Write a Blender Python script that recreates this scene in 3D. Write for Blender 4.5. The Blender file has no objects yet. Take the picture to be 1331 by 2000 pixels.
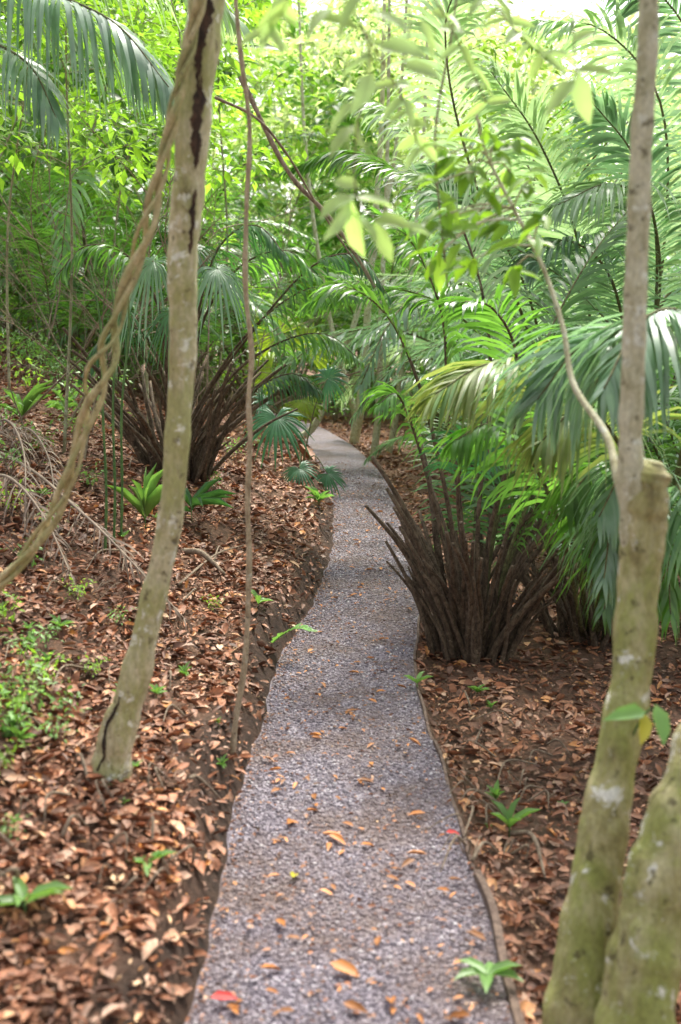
import bpy, math, random
import numpy as np
from mathutils import Vector, Matrix
random.seed(7); RN=np.random.RandomState(7); R=random.random
def U(a,b): return a+(b-a)*random.random()
scene=bpy.context.scene; COL=scene.collection
# ---------------------------------------------------------------- camera geometry
FPX=2200.0; TH=math.atan(360/2200.0); CZ=1.64
FW=Vector((0,math.cos(TH),-math.sin(TH))); UPV=Vector((0,math.sin(TH),math.cos(TH)))
def ray(px,py):
    a=(px-665.5)/FPX; b=(1000-py)/FPX
    return FW+Vector((a,0,0))+UPV*b
def at(px,py,Y):
    d=ray(px,py); t=Y/d.y
    return Vector((d.x*t,Y,CZ+d.z*t))
def rpx(w,Y): return w*0.5*Y/FPX
# ---------------------------------------------------------------- terrain
tab=[(2000,362,1000),(1800,424,956),(1650,454,903),(1500,486,864),(1400,518,825),(1300,544,804),(1200,602,818),(1100,648,820),(1000,657,796),(940,638,758),(900,622,722),(870,600,690)]
EY=[-8.0,1.2];EL=[-.36,-.36];ER=[.375,.375]
for py,l,r in tab:
    d=ray(l,py); t=CZ/-d.z; EY.append(d.y*t); EL.append(d.x*t); ER.append(ray(r,py).x*t)
EY+= [19,22,27,34,60,300]; EL+=[-1.15,-2.2,-4.2,-7.5,-20,-124]; ER+=[-.35,-1.3,-3.2,-6.3,-18,-122]
EY=np.array(EY);EL=np.array(EL);ER=np.array(ER)
def smooth_interp(y,A):
    s=0
    for o,w in ((-.35,.2),(-.15,.2),(0,.2),(.15,.2),(.35,.2)): s=s+w*np.interp(y+o*np.clip(np.asarray(y)/9,.3,2),EY,A)
    return s
def edges(y): 
    w=.008*np.sin(np.asarray(y)*3.1)+.006*np.sin(np.asarray(y)*9.7+1)+.005*np.sin(np.asarray(y)*23.1)
    return smooth_interp(y,EL)+w, smooth_interp(y,ER)
def ss(x): x=np.clip(x,0,1); return x*x*(3-2*x)
def bumps(x,y): return (np.sin(x*1.9+y*1.3+.5)*np.sin(y*1.7-x*.9)*.5+np.sin(x*4.7+1.2*y)*np.sin(y*5.3-x*2.1+2)*.25+np.sin(x*11+y*3)*np.sin(y*12.7-x*4)*.12)
def height(x,y):
    x=np.asarray(x,float); y=np.asarray(y,float)
    l,r=edges(y); dl=np.maximum(l-x,0); dr=np.maximum(x-r,0)
    z=(.14+.03*np.sin(y*2.3))*ss(dl/(.15+.03*np.sin(y*4.1)))+.36*18*(1-np.exp(-dl/18))*(1-.25*np.exp(-dl/.8))+bumps(x,y)*.10*np.clip(dl/.6,0,1)
    z=z-.09*ss(dr/.10)-.25*(1-np.exp(-dr/5))+bumps(x,y)*.06*np.clip(dr/.6,0,1)
    return z
def hz(x,y): return float(height(x,y))
def gat(px,py):
    d=ray(px,py); t=1.5
    while t<90:
        p=d*t; z=CZ+p.z
        if z<=hz(p.x,p.y): return Vector((p.x,p.y,hz(p.x,p.y)))
        t+=.02
    return Vector((p.x,p.y,hz(p.x,p.y)))
def gp(px,Y):
    x=(px-665.5)/FPX*Y; return Vector((x,Y,hz(x,Y)))
def pz(x,y): return .0035*np.sin(x*9+y*2)*np.sin(y*2.7+1)
# ---------------------------------------------------------------- object helpers
def tag(o,label=None,cat=None,group=None,kind=None):
    if label:o['label']=label
    if cat:o['category']=cat
    if group:o['group']=group
    if kind:o['kind']=kind
    return o
def T(name,label,cat,loc,group=None,rz=0,sc=1):
    o=bpy.data.objects.new(name,None); COL.objects.link(o); o.empty_display_size=.1
    o.location=loc; o.rotation_euler=(0,0,rz); o.scale=(sc,sc,sc)
    return tag(o,label,cat,group)
def link(name,me,parent=None):
    o=bpy.data.objects.new(name,me); COL.objects.link(o)
    if parent is not None:o.parent=parent
    return o
def copy_tree(o,parent=None):
    c=o.copy(); COL.objects.link(c); c.parent=parent
    for ch in list(o.children): copy_tree(ch,c)
    return c
def origin_of(o):
    v=Vector((0,0,0))
    while o is not None: v+=Vector(o.location); o=o.parent
    return v
class MB:
    def __init__(s): s.v=[];s.f=[]
    def add(s,vs,fs):
        k=len(s.v); s.v+= [tuple(v) for v in vs]; s.f+=[tuple(i+k for i in f) for f in fs]
    def mesh(s,name,mat,org=None,smooth=True):
        me=bpy.data.meshes.new(name)
        v=s.v if org is None else [(a-org[0],b-org[1],c-org[2]) for a,b,c in s.v]
        me.from_pydata(v,[],s.f); me.materials.append(mat)
        if smooth: me.polygons.foreach_set('use_smooth',[True]*len(me.polygons))
        me.update(); return me
    def build(s,name,mat,parent=None,smooth=True,org=None):
        if org is None: org=origin_of(parent)
        return link(name,s.mesh(name,mat,org,smooth),parent)
def npmesh(name,V,F,mat,smooth=False):
    me=bpy.data.meshes.new(name); V=np.asarray(V,np.float32); F=np.asarray(F,np.int32); k=F.shape[1]
    me.vertices.add(len(V)); me.vertices.foreach_set('co',V.ravel())
    me.loops.add(F.size); me.loops.foreach_set('vertex_index',F.ravel())
    me.polygons.add(len(F)); me.polygons.foreach_set('loop_start',np.arange(0,F.size,k,dtype=np.int32))
    me.polygons.foreach_set('loop_total',np.full(len(F),k,np.int32))
    if smooth: me.polygons.foreach_set('use_smooth',np.ones(len(F),bool))
    me.update(calc_edges=True); me.materials.append(mat); return me
def spl(P,n):
    P=[Vector(p) for p in P]; Q=[P[0]*2-P[1]]+P+[P[-1]*2-P[-2]]; m=len(P)-1; out=[]
    for i in range(n):
        u=i/(n-1)*m; k=min(int(u),m-1); t=u-k; a,b,c,d=Q[k:k+4]
        out.append(.5*((2*b)+(c-a)*t+(2*a-5*b+4*c-d)*t*t+(3*b-a-3*c+d)*t**3))
    return out
def lerpl(L,n):
    return [float(np.interp(i/(n-1)*(len(L)-1),range(len(L)),L)) for i in range(n)]
def tube(mb,P,rad,sides=8,cap=True,rough=0.0,seed=0):
    n=len(P); vs=[];fs=[]; ref=Vector((0.3,1,0.1)).normalized()
    for i,p in enumerate(P):
        t=(P[min(i+1,n-1)]-P[max(i-1,0)]); t=t.normalized() if t.length>1e-9 else Vector((0,0,1))
        a=(ref-t*ref.dot(t)); a=a.normalized() if a.length>1e-4 else t.orthogonal().normalized(); ref=a; b=t.cross(a)
        for k in range(sides):
            th=2*math.pi*k/sides; r=rad[i]
            if rough: r*=1+rough*(math.sin(3*th+i*.35+seed)*.5+math.sin(5*th-i*.22+seed*2)*.35+math.sin(2*th+i*.9+seed)*.3)
            vs.append(p+a*math.cos(th)*r+b*math.sin(th)*r)
    for i in range(n-1):
        for k in range(sides):
            k2=(k+1)%sides; fs.append((i*sides+k,i*sides+k2,(i+1)*sides+k2,(i+1)*sides+k))
    if cap: fs.append(tuple(range(sides-1,-1,-1))); fs.append(tuple((n-1)*sides+k for k in range(sides)))
    mb.add(vs,fs)
T8=np.array([(0,0,0),(.3,.42,.10),(.32,0,0),(.3,-.42,.10),(.7,.34,.06),(.7,0,-.04),(.7,-.34,.06),(1,0,-.12)])
F8=np.array([(0,3,2),(0,2,1),(1,2,5),(1,5,4),(2,3,6),(2,6,5),(4,5,7),(5,6,7)])
T5=np.array([(0,0,0),(.45,.5,.08),(.48,0,0),(.45,-.5,.08),(1,0,-.1)])
F5=np.array([(0,3,2),(0,2,1),(1,2,4),(2,3,4)])
def leaves(pos,d,n,L,W,tmpl=T5,faces=F5,curl=None):
    pos=np.asarray(pos,float); d=np.asarray(d,float); n=np.asarray(n,float)
    d=d/np.linalg.norm(d,axis=1,keepdims=True); s=np.cross(n,d); s/=np.linalg.norm(s,axis=1,keepdims=True)+1e-9; n=np.cross(d,s)
    L=np.asarray(L)[:,None,None];W=np.asarray(W)[:,None,None]; t=tmpl[None]
    h=t[:,:,2:3]*L
    if curl is not None:
        c=np.asarray(curl)[:,None,None]; h=h*(1+c)+ c*.35*L*(t[:,:,0:1]-.5)**2*2
    V=pos[:,None,:]+d[:,None,:]*t[:,:,0:1]*L+s[:,None,:]*t[:,:,1:2]*W+n[:,None,:]*h
    k=len(tmpl); F=faces[None]+np.arange(len(pos))[:,None,None]*k
    return V.reshape(-1,3),F.reshape(-1,3)
# ---------------------------------------------------------------- materials
def newmat(name):
    m=bpy.data.materials.new(name); m.use_nodes=True; nt=m.node_tree; nt.nodes.clear()
    out=nt.nodes.new('ShaderNodeOutputMaterial'); p=nt.nodes.new('ShaderNodeBsdfPrincipled'); nt.links.new(p.outputs[0],out.inputs[0])
    return m,nt,p,out
def ramp(nt,fac,stops):
    r=nt.nodes.new('ShaderNodeValToRGB'); e=r.color_ramp.elements
    if len(stops)==1: stops=[stops[0],(1.0,stops[0][1])]
    while len(e)<len(stops): e.new(.5)
    for i,(p,c) in enumerate(stops): e[i].position=p; e[i].color=(*c,1)
    nt.links.new(fac,r.inputs[0]); return r.outputs[0]
def noise(nt,scale,detail=4,rough=.6,vec=None,dist=0):
    n=nt.nodes.new('ShaderNodeTexNoise'); n.inputs['Scale'].default_value=scale; n.inputs['Detail'].default_value=detail; n.inputs['Roughness'].default_value=rough; n.inputs['Distortion'].default_value=dist
    if vec: nt.links.new(vec,n.inputs['Vector'])
    return n.outputs[0]
def mixc(nt,fac,a,b,mode='MIX'):
    m=nt.nodes.new('ShaderNodeMix'); m.data_type='RGBA'; m.blend_type=mode
    for sock,v in ((m.inputs[0],fac),(m.inputs[6],a),(m.inputs[7],b)):
        if hasattr(v,'links'): nt.links.new(v,sock)
        else: sock.default_value=v if isinstance(v,(int,float)) else (*v,1)
    return m.outputs[2]
def bump(nt,p,h,strength,dist=.01):
    b=nt.nodes.new('ShaderNodeBump'); b.inputs['Strength'].default_value=strength; b.inputs['Distance'].default_value=dist
    nt.links.new(h,b.inputs['Height']); nt.links.new(b.outputs[0],p.inputs['Normal'])
def leafmat(name,cols,trans=.35,rough=.42,spec=.5,val=(.75,1.25),tcol=(1.3,1.35,.6),hue=.02):
    m,nt,p,out=newmat(name)
    g=nt.nodes.new('ShaderNodeNewGeometry'); oi=nt.nodes.new('ShaderNodeObjectInfo'); tc=nt.nodes.new('ShaderNodeTexCoord')
    n=len(cols); c=ramp(nt,g.outputs['Random Per Island'],[(i/max(n-1,1),cols[i]) for i in range(n)])
    nz=noise(nt,9,2,.6,tc.outputs['Object'])
    hs=nt.nodes.new('ShaderNodeHueSaturation'); 
    mr=nt.nodes.new('ShaderNodeMapRange'); mr.inputs[3].default_value=val[0]; mr.inputs[4].default_value=val[1]; nt.links.new(oi.outputs['Random'],mr.inputs[0]); nt.links.new(mr.outputs[0],hs.inputs['Value'])
    mh=nt.nodes.new('ShaderNodeMapRange'); mh.inputs[3].default_value=.5-hue; mh.inputs[4].default_value=.5+hue; nt.links.new(g.outputs['Random Per Island'],mh.inputs[0]); nt.links.new(mh.outputs[0],hs.inputs['Hue'])
    nt.links.new(c,hs.inputs['Color'])
    sh=ramp(nt,nz,[(.3,(.75,.75,.75)),(.7,(1.15,1.15,1.1))]); c2=mixc(nt,1.0,hs.outputs[0],sh,'MULTIPLY')
    nt.links.new(c2,p.inputs['Base Color']); p.inputs['Roughness'].default_value=rough; p.inputs['Specular IOR Level'].default_value=spec
    if trans>0:
        t=nt.nodes.new('ShaderNodeBsdfTranslucent'); tcx=mixc(nt,1.0,c2,tcol,'MULTIPLY'); nt.links.new(tcx,t.inputs[0])
        mx=nt.nodes.new('ShaderNodeMixShader'); mx.inputs[0].default_value=trans
        nt.links.new(p.outputs[0],mx.inputs[1]); nt.links.new(t.outputs[0],mx.inputs[2]); nt.links.new(mx.outputs[0],out.inputs[0])
    return m
def barkmat(name,dark,mid,light,lich=(.5,.52,.42),lo=.58,sc=1.0,moss=None,bs=.8,ms=(.46,.56),lsc=13):
    m,nt,p,out=newmat(name); tc=nt.nodes.new('ShaderNodeTexCoord'); mp=nt.nodes.new('ShaderNodeMapping'); mp.inputs['Scale'].default_value=(1,1,.5); nt.links.new(tc.outputs['Object'],mp.inputs[0]); v=mp.outputs[0]
    c=ramp(nt,noise(nt,13*sc,7,.72,v,.5),[(.32,dark),(.46,mid),(.6,light)])
    if moss: c=mixc(nt,ramp(nt,noise(nt,5*sc,6,.7,v,.3),[(ms[0],(0,0,0)),(ms[1],(.85,.85,.85))]),c,moss)
    c=mixc(nt,ramp(nt,noise(nt,lsc*sc,8,.74,tc.outputs['Object'],.3),[(lo-.01,(0,0,0)),(lo+.05,(.95,.95,.95))]),c,lich)
    c=mixc(nt,ramp(nt,noise(nt,24*sc,5,.65,tc.outputs['Object']),[(.60,(0,0,0)),(.66,(.8,.8,.8))]),c,tuple(x*.5 for x in dark))
    c=mixc(nt,1.0,c,ramp(nt,noise(nt,90*sc,4,.7,v),[(.3,(.72,.72,.72)),(.7,(1.15,1.15,1.15))]),'MULTIPLY')
    nt.links.new(c,p.inputs['Base Color']); p.inputs['Roughness'].default_value=.88
    bump(nt,p,noise(nt,38*sc,7,.75,v),bs,.016); return m
M={}
m,nt,p,o=newmat('soil'); tc=nt.nodes.new('ShaderNodeTexCoord'); v=tc.outputs['Object']
c=ramp(nt,noise(nt,3,8,.7,v),[(.3,(.065,.037,.023)),(.5,(.14,.078,.047)),(.7,(.24,.14,.085))])
c=mixc(nt,ramp(nt,noise(nt,.35,4,.6,v),[(.5,(0,0,0)),(.7,(.35,.35,.35))]),c,(.11,.12,.05))
c=mixc(nt,ramp(nt,noise(nt,26,6,.75,v),[(.42,(.0,.0,.0)),(.6,(.8,.8,.8))]),c,(.33,.17,.10))
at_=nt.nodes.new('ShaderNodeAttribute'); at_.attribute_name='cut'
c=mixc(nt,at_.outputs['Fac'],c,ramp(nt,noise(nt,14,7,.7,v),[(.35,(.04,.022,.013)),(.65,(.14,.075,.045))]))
nt.links.new(c,p.inputs['Base Color']); p.inputs['Roughness'].default_value=.95; bump(nt,p,noise(nt,22,9,.78,v),1,.06); M['soil']=m
m,nt,p,o=newmat('gravel_bed'); tc=nt.nodes.new('ShaderNodeTexCoord'); v=tc.outputs['Object']
vo=nt.nodes.new('ShaderNodeTexVoronoi'); vo.inputs['Scale'].default_value=110; nt.links.new(v,vo.inputs['Vector'])
sp=nt.nodes.new('ShaderNodeSeparateColor'); nt.links.new(vo.outputs['Color'],sp.inputs[0])
c=ramp(nt,sp.outputs[0],[(0,(.09,.075,.092)),(.5,(.19,.162,.192)),(.85,(.29,.25,.29)),(1,(.46,.42,.45))])
c=mixc(nt,ramp(nt,noise(nt,2.2,6,.72,v),[(.42,(0,0,0)),(.62,(.75,.75,.75))]),c,(.15,.10,.078))
nt.links.new(c,p.inputs['Base Color']); p.inputs['Roughness'].default_value=.8; bump(nt,p,vo.outputs['Distance'],.9,.01); M['path']=m
def isl(name,stops,rough=.8,spec=.3,nsc=None,patch=None,big=None):
    m,nt,p,o=newmat(name); g=nt.nodes.new('ShaderNodeNewGeometry'); tc=nt.nodes.new('ShaderNodeTexCoord')
    c=ramp(nt,g.outputs['Random Per Island'],stops)
    if patch: c=mixc(nt,ramp(nt,noise(nt,2.2,6,.72,tc.outputs['Object']),[(.42,(0,0,0)),(.62,(.65,.65,.65))]),c,patch)
    if big: c=mixc(nt,1.0,c,ramp(nt,noise(nt,big,6,.7,tc.outputs['Object']),[(.36,(.5,.46,.45)),(.60,(1.16,1.1,1.04))]),'MULTIPLY')
    if nsc: c=mixc(nt,1.0,c,ramp(nt,noise(nt,nsc,3,.6,tc.outputs['Object']),[(.3,(.6,.6,.6)),(.7,(1.2,1.2,1.2))]),'MULTIPLY')
    nt.links.new(c,p.inputs['Base Color']); p.inputs['Roughness'].default_value=rough; p.inputs['Specular IOR Level'].default_value=spec; return m
M['stone']=isl('gravel_stone',[(0,(.075,.062,.078)),(.4,(.17,.143,.172)),(.75,(.285,.245,.285)),(.93,(.43,.385,.42)),(1,(.66,.62,.64))],.6,.45,None,(.165,.11,.088))
M['litter']=isl('dry_leaves',[(0,(.10,.05,.03)),(.2,(.24,.105,.057)),(.43,(.43,.18,.088)),(.6,(.52,.265,.15)),(.77,(.31,.175,.12)),(.9,(.62,.42,.30)),(.96,(.68,.29,.07)),(1,(.75,.56,.36))],.6,.4,60,None,2.3)
M['orange']=leafmat('orange_leaf',[(.6,.26,.07),(.5,.15,.04)],.1,.5,.4,(.45,1.3),(1,.9,.8),.03)
M['redleaf']=leafmat('red_leaf',[(.6,.03,.02),(.5,.03,.03)],.1,.5,.4,(1,1),(1,1,1),0)
M['yellow']=leafmat('yellow_leaf',[(.65,.5,.05),(.5,.5,.06)],.3,.5,.4,(.9,1.1),(1.2,1.1,.7))
M['palm']=leafmat('palm_leaflet',[(.06,.165,.04),(.10,.24,.055),(.18,.33,.085)],.42,.33,.8,(.65,1.35),(1.8,1.9,.8),.015)
M['palmblue']=leafmat('bluish_palm_leaflet',[(.14,.27,.16),(.23,.36,.24)],.42,.30,1.0,(.85,1.15),(1.6,1.7,1.1),.01)
M['palmlit']=leafmat('painted_backlit_palm_leaflet',[(.26,.40,.22),(.40,.53,.36)],.46,.30,1.0,(.8,1.2),(1.5,1.55,1.05),.015)  # lighter copy of the bluish leaflet, backlight and glow put into its colour
M['palmyel']=leafmat('yellowing_palm_leaflet',[(.22,.33,.10),(.31,.37,.15),(.18,.30,.09)],.4,.4,.6,(.9,1.15),(1.5,1.5,.8),.015)
M['fan']=leafmat('fan_leaf',[(.045,.15,.07),(.07,.2,.10)],.35,.38,.6,(.8,1.25),(1.6,2.0,.9),.01)
M['fandark']=leafmat('dark_fan_leaf',[(.04,.12,.04),(.07,.17,.06)],.35,.4,.6,(.8,1.25),(1.7,1.9,.9),.015)
M['fanyel']=leafmat('bright_fan_leaf',[(.26,.42,.06),(.33,.48,.08)],.5,.4,.5,(.9,1.1),(1.6,1.5,.5),.01)
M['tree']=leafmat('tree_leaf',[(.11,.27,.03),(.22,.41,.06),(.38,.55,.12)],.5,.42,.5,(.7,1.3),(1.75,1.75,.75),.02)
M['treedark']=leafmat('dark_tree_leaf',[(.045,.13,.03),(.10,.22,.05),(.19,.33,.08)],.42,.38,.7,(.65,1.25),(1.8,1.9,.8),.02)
M['treehaze']=leafmat('haze_tinted_leaf',[(.36,.52,.2),(.5,.64,.32),(.68,.75,.5)],.5,.5,.4,(.8,1.2),(1.45,1.45,.95),.02)  # distance haze painted into the leaf colour as a paler green
M['near']=leafmat('near_leaf',[(.30,.46,.18),(.45,.58,.30)],.55,.38,.7,(.95,1.05),(1.45,1.5,.9),.02)
M['herb']=leafmat('herb_leaf',[(.13,.28,.07),(.24,.42,.12)],.35,.42,.5,(.75,1.25),(1.5,1.6,.8),.02)
M['dryfrond']=leafmat('dry_frond',[(.24,.18,.14),(.34,.26,.20),(.13,.09,.065)],.1,.7,.3,(.8,1.2),(1,1,1),.01)
M['bark']=barkmat('mottled_bark',(.24,.19,.085),(.50,.45,.26),(.66,.60,.40),(.84,.84,.72),.57,1,(.38,.38,.14))
M['barkr']=barkmat('mossy_bark',(.19,.155,.06),(.38,.34,.14),(.56,.50,.28),(.84,.82,.72),.575,.9,(.31,.34,.08),1.0,(.44,.56))
M['stem']=barkmat('pale_stem_bark',(.28,.24,.13),(.52,.49,.31),(.68,.65,.47),(.82,.84,.72),.56,1.4)
M['vine']=barkmat('vine_bark',(.26,.185,.08),(.52,.43,.20),(.68,.58,.33),(.7,.68,.45),.63,2.2,(.38,.38,.15),.8)
M['liana']=barkmat('liana_bark',(.22,.16,.10),(.42,.33,.21),(.56,.46,.32),(.64,.6,.48),.60,2)
M['twig']=barkmat('twig_bark',(.13,.09,.06),(.26,.19,.13),(.38,.3,.21),(.46,.42,.32),.62,3)
M['fartrunk']=barkmat('far_trunk_bark',(.16,.14,.07),(.3,.28,.16),(.44,.42,.28),(.55,.55,.43),.6,1)
M['scar']=barkmat('torn_wood',(.02,.013,.009),(.05,.03,.02),(.13,.07,.042),(.24,.14,.085),.66,3)
M['stalk']=barkmat('palm_stalk',(.05,.055,.02),(.13,.12,.05),(.22,.23,.09),(.26,.23,.14),.66,3)
M['deadstalk']=barkmat('dead_stalk',(.035,.024,.014),(.11,.073,.045),(.22,.155,.10),(.36,.28,.19),.61,3)
M['greenstem']=barkmat('green_stem',(.05,.11,.03),(.09,.19,.05),(.15,.26,.08),(.18,.25,.12),.7,2)
M['board']=barkmat('weathered_board',(.08,.052,.038),(.16,.105,.08),(.25,.175,.13),(.33,.26,.2),.66,2)
# ---------------------------------------------------------------- ground + path
ys=list(np.arange(-6,1.6,.25))+list(np.arange(1.6,9,.05))+list(np.arange(9,20,.14))+list(np.arange(20,45,.6))+list(45*1.09**np.arange(0,19))
lo=[0,.02,.04,.07,.1,.13,.16,.2,.25,.3,.36,.43,.5,.58,.67,.77,.88,1,1.15,1.3,1.5,1.7,1.95,2.2,2.5,2.8,3.2,3.6,4.1,4.7,5.4,6.2,7.2,8.4,10,12,15,19,25,33,45,60,80,110,150]
ys=np.array(ys); el,er=edges(ys)
colsx=[el-a for a in lo[::-1]]+[el+(er-el)*f for f in (.25,.5,.75)]+[er+a for a in lo]
X=np.stack(colsx,1); Y=np.repeat(ys[:,None],X.shape[1],1); Z=height(X,Y)
nL=len(lo); Z[:,nL-1:nL+4]-=.03; Z[:,nL-1]=-.03
Z+= .014*np.sin(X*37+Y*23)*np.sin(Y*41-X*17)*(np.abs(X-(el+er)[:,None]/2)>.45)
V=np.stack([X,Y,Z],-1).reshape(-1,3); nr,nc=X.shape
idx=np.arange(nr*nc).reshape(nr,nc); F=np.stack([idx[:-1,:-1],idx[:-1,1:],idx[1:,1:],idx[1:,:-1]],-1).reshape(-1,4)
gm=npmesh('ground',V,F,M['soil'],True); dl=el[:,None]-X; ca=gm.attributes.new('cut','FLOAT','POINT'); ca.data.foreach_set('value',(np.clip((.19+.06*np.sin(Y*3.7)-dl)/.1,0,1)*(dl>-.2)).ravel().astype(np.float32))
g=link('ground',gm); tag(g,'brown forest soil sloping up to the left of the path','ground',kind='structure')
fr=np.linspace(-.02,1.01,15); X=el[:,None]+(er-el)[:,None]*fr[None]; Y=np.repeat(ys[:,None],15,1)
Z=pz(X,Y)+.010-.015*((fr-.5)*2)[None]**2
V=np.stack([X,Y,Z],-1).reshape(-1,3); nr,nc=X.shape; idx=np.arange(nr*nc).reshape(nr,nc); F=np.stack([idx[:-1,:-1],idx[:-1,1:],idx[1:,1:],idx[1:,:-1]],-1).reshape(-1,4)
g=link('gravel_path',npmesh('gravel_path',V,F,M['path'],True)); tag(g,'narrow winding grey gravel footpath through the forest','path',kind='structure')
n=52000; u=RN.rand(n); yy=2.0+11*u**1.75; l,r=edges(yy); f=RN.rand(n)
xx=l+(r-l)*f; zz=pz(xx,yy)+.010-.015*((f-.5)*2)**2+.001
s=(.003+.0056*RN.rand(n)**2.4)*(1+.06*yy)
octa=np.array([(1,0,0),(-1,0,0),(0,1,0),(0,-1,0),(0,0,.6),(0,0,-.6)]); of=np.array([(0,2,4),(2,1,4),(1,3,4),(3,0,4),(2,0,5),(1,2,5),(3,1,5),(0,3,5)])
th=RN.rand(n)*6.28; jit=1+.45*(RN.rand(n,6,3)-.5); o_=octa[None]*jit
Vx=o_[:,:,0]*np.cos(th)[:,None]-o_[:,:,1]*np.sin(th)[:,None]; Vy=o_[:,:,0]*np.sin(th)[:,None]+o_[:,:,1]*np.cos(th)[:,None]; Vz=o_[:,:,2]+ (RN.rand(n,1)-.5)*Vx*.8
V=np.stack([Vx*s[:,None]+xx[:,None],Vy*s[:,None]+yy[:,None],Vz*s[:,None]+zz[:,None]],-1).reshape(-1,3)
F=(of[None]+np.arange(n)[:,None,None]*6).reshape(-1,3)
g=link('gravel',npmesh('gravel',V,F,M['stone'])); tag(g,'loose grey crushed stones covering the footpath','gravel',kind='stuff')
def litter(n,side):
    u=RN.rand(n); yy=1.7+21*u**1.6; l,r=edges(yy); dd=.02+RN.rand(n)**1.05*(.36*yy+1.1)
    if side<0: xx=l-dd; keep=((dd>.15+.07*np.sin(yy*3.7))|(RN.rand(n)<.4))
    elif side>0: keep=dd>.03; xx=r+dd
    else: yy=1.8+12*u**1.6; l,r=edges(yy); f=RN.rand(n); f=np.where(RN.rand(n)<.5,f**2.5,f); xx=l+(r-l)*f; keep=f>-1
    if side!=0: keep&=(bumps(xx*2.3+3,yy*2.3)+.35*np.sin(xx*9+yy*7)*np.sin(yy*11)+RN.rand(n)*.9)>-.25
    yy=yy[keep];xx=xx[keep]; k=len(xx); zz=height(xx,yy)+.006+.02*RN.rand(k)*(side!=0)+.012*(side==0)
    d=RN.randn(k,3); d[:,2]*=.22; nn=RN.randn(k,3)*.4; nn[:,2]+=1
    L=(.014+.052*RN.rand(k)**2.6)*(1+.035*yy)
    if side==0: L=.006+.02*RN.rand(k)**2; d[:,2]*=.3
    W=L*(.25+.45*RN.rand(k)); 
    return np.stack([xx,yy,zz],-1)-d/np.linalg.norm(d,axis=1,keepdims=True)*L[:,None]*.5,d,nn,L,W,RN.rand(k)*2.2-.7
A=[litter(116000,-1),litter(64000,1),litter(6500,0)]
A=[np.concatenate([a[i] for a in A]) for i in range(6)]
V,F=leaves(*A[:5],tmpl=T8,faces=F8,curl=A[5])
g=link('leaf_litter',npmesh('leaf_litter',V,F,M['litter'])); tag(g,'thick red-brown carpet of dry fallen leaves on both banks','leaf litter',kind='stuff')
def one_leaf_mesh(name,L,W,mat,curl):
    V,F=leaves([(-L/2,0,0)],[(1,0,0)],[(0,0,1)],[L],[W],T8,F8,[curl]); return npmesh(name,V,F,mat)
fm=[one_leaf_mesh('fallen_leaf',.05+.012*i,.022+.005*i,M['orange'],.3*i-.3) for i in range(4)]
for i in range(250):
    y=2.3+9*R()**1.5; l,r=edges(y); x=U(float(l)+.04,float(r)-.03)
    o=link('fallen_leaf',random.choice(fm)); o.location=(x,y,.018); o.rotation_euler=(U(-.25,.25),U(-.25,.25),U(0,6.3)); k=U(.3,.85); o.scale=(k,k,k)
    tag(o,'small orange-brown leaf lying on the grey gravel','fallen leaf','orange leaves scattered on the path')
def pleaf(px,py,mat,L,W,lab,rz=0):
    p=gat(px,py); o=link('fallen_leaf',one_leaf_mesh('fallen_leaf',L,W,mat,.5)); o.location=p+Vector((0,0,.02)); o.rotation_euler=(.15,.1,rz); tag(o,lab,'fallen leaf')
pleaf(440,1968,M['redleaf'],.075,.04,'bright red leaf at the bottom left edge of the path',.3)
pleaf(675,1912,M['orange'],.09,.05,'large orange leaf lying mid-path nearest the viewer',-.4)
pleaf(575,1728,M['yellow'],.06,.03,'yellow leaf lying on the gravel left of the path centre',1.4)
pleaf(885,1640,M['redleaf'],.05,.03,'red leaf lying by the right edge board',.2)
bd=[(2.2,3.2),(3.23,4.3),(4.34,5.4),(5.44,6.6),(6.65,8.0),(8.05,9.6)]
for i,(a,b) in enumerate(bd):
    mb=MB(); n=10; vs=[]; th_=.022 if i==0 else .012
    for k in range(n):
        y=a+(b-a)*k/(n-1); x=float(edges(y)[1])+.004; top=(.022 if i==0 else .006)+.009*math.sin(y*7+i*3)
        for dx,dz in ((0,-.18),(0,top),(th_,top-.003),(th_,-.18)): vs.append((x+dx+.004*math.sin(y*11),y,dz))
    fs=[(k*4+j,k*4+(j+1)%4,k*4+4+(j+1)%4,k*4+4+j) for k in range(n-1) for j in range(4)]+[(3,2,1,0),((n-1)*4,(n-1)*4+1,(n-1)*4+2,(n-1)*4+3)]
    org=Vector((float(edges(a)[1]),a,0)); mb.add(vs,fs); o=mb.build('edging_board',M['board'],None,False,org=org); o.location=org
    tag(o,'thin weathered board edging the right side of the gravel','edging board','edging boards along the path')
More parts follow.
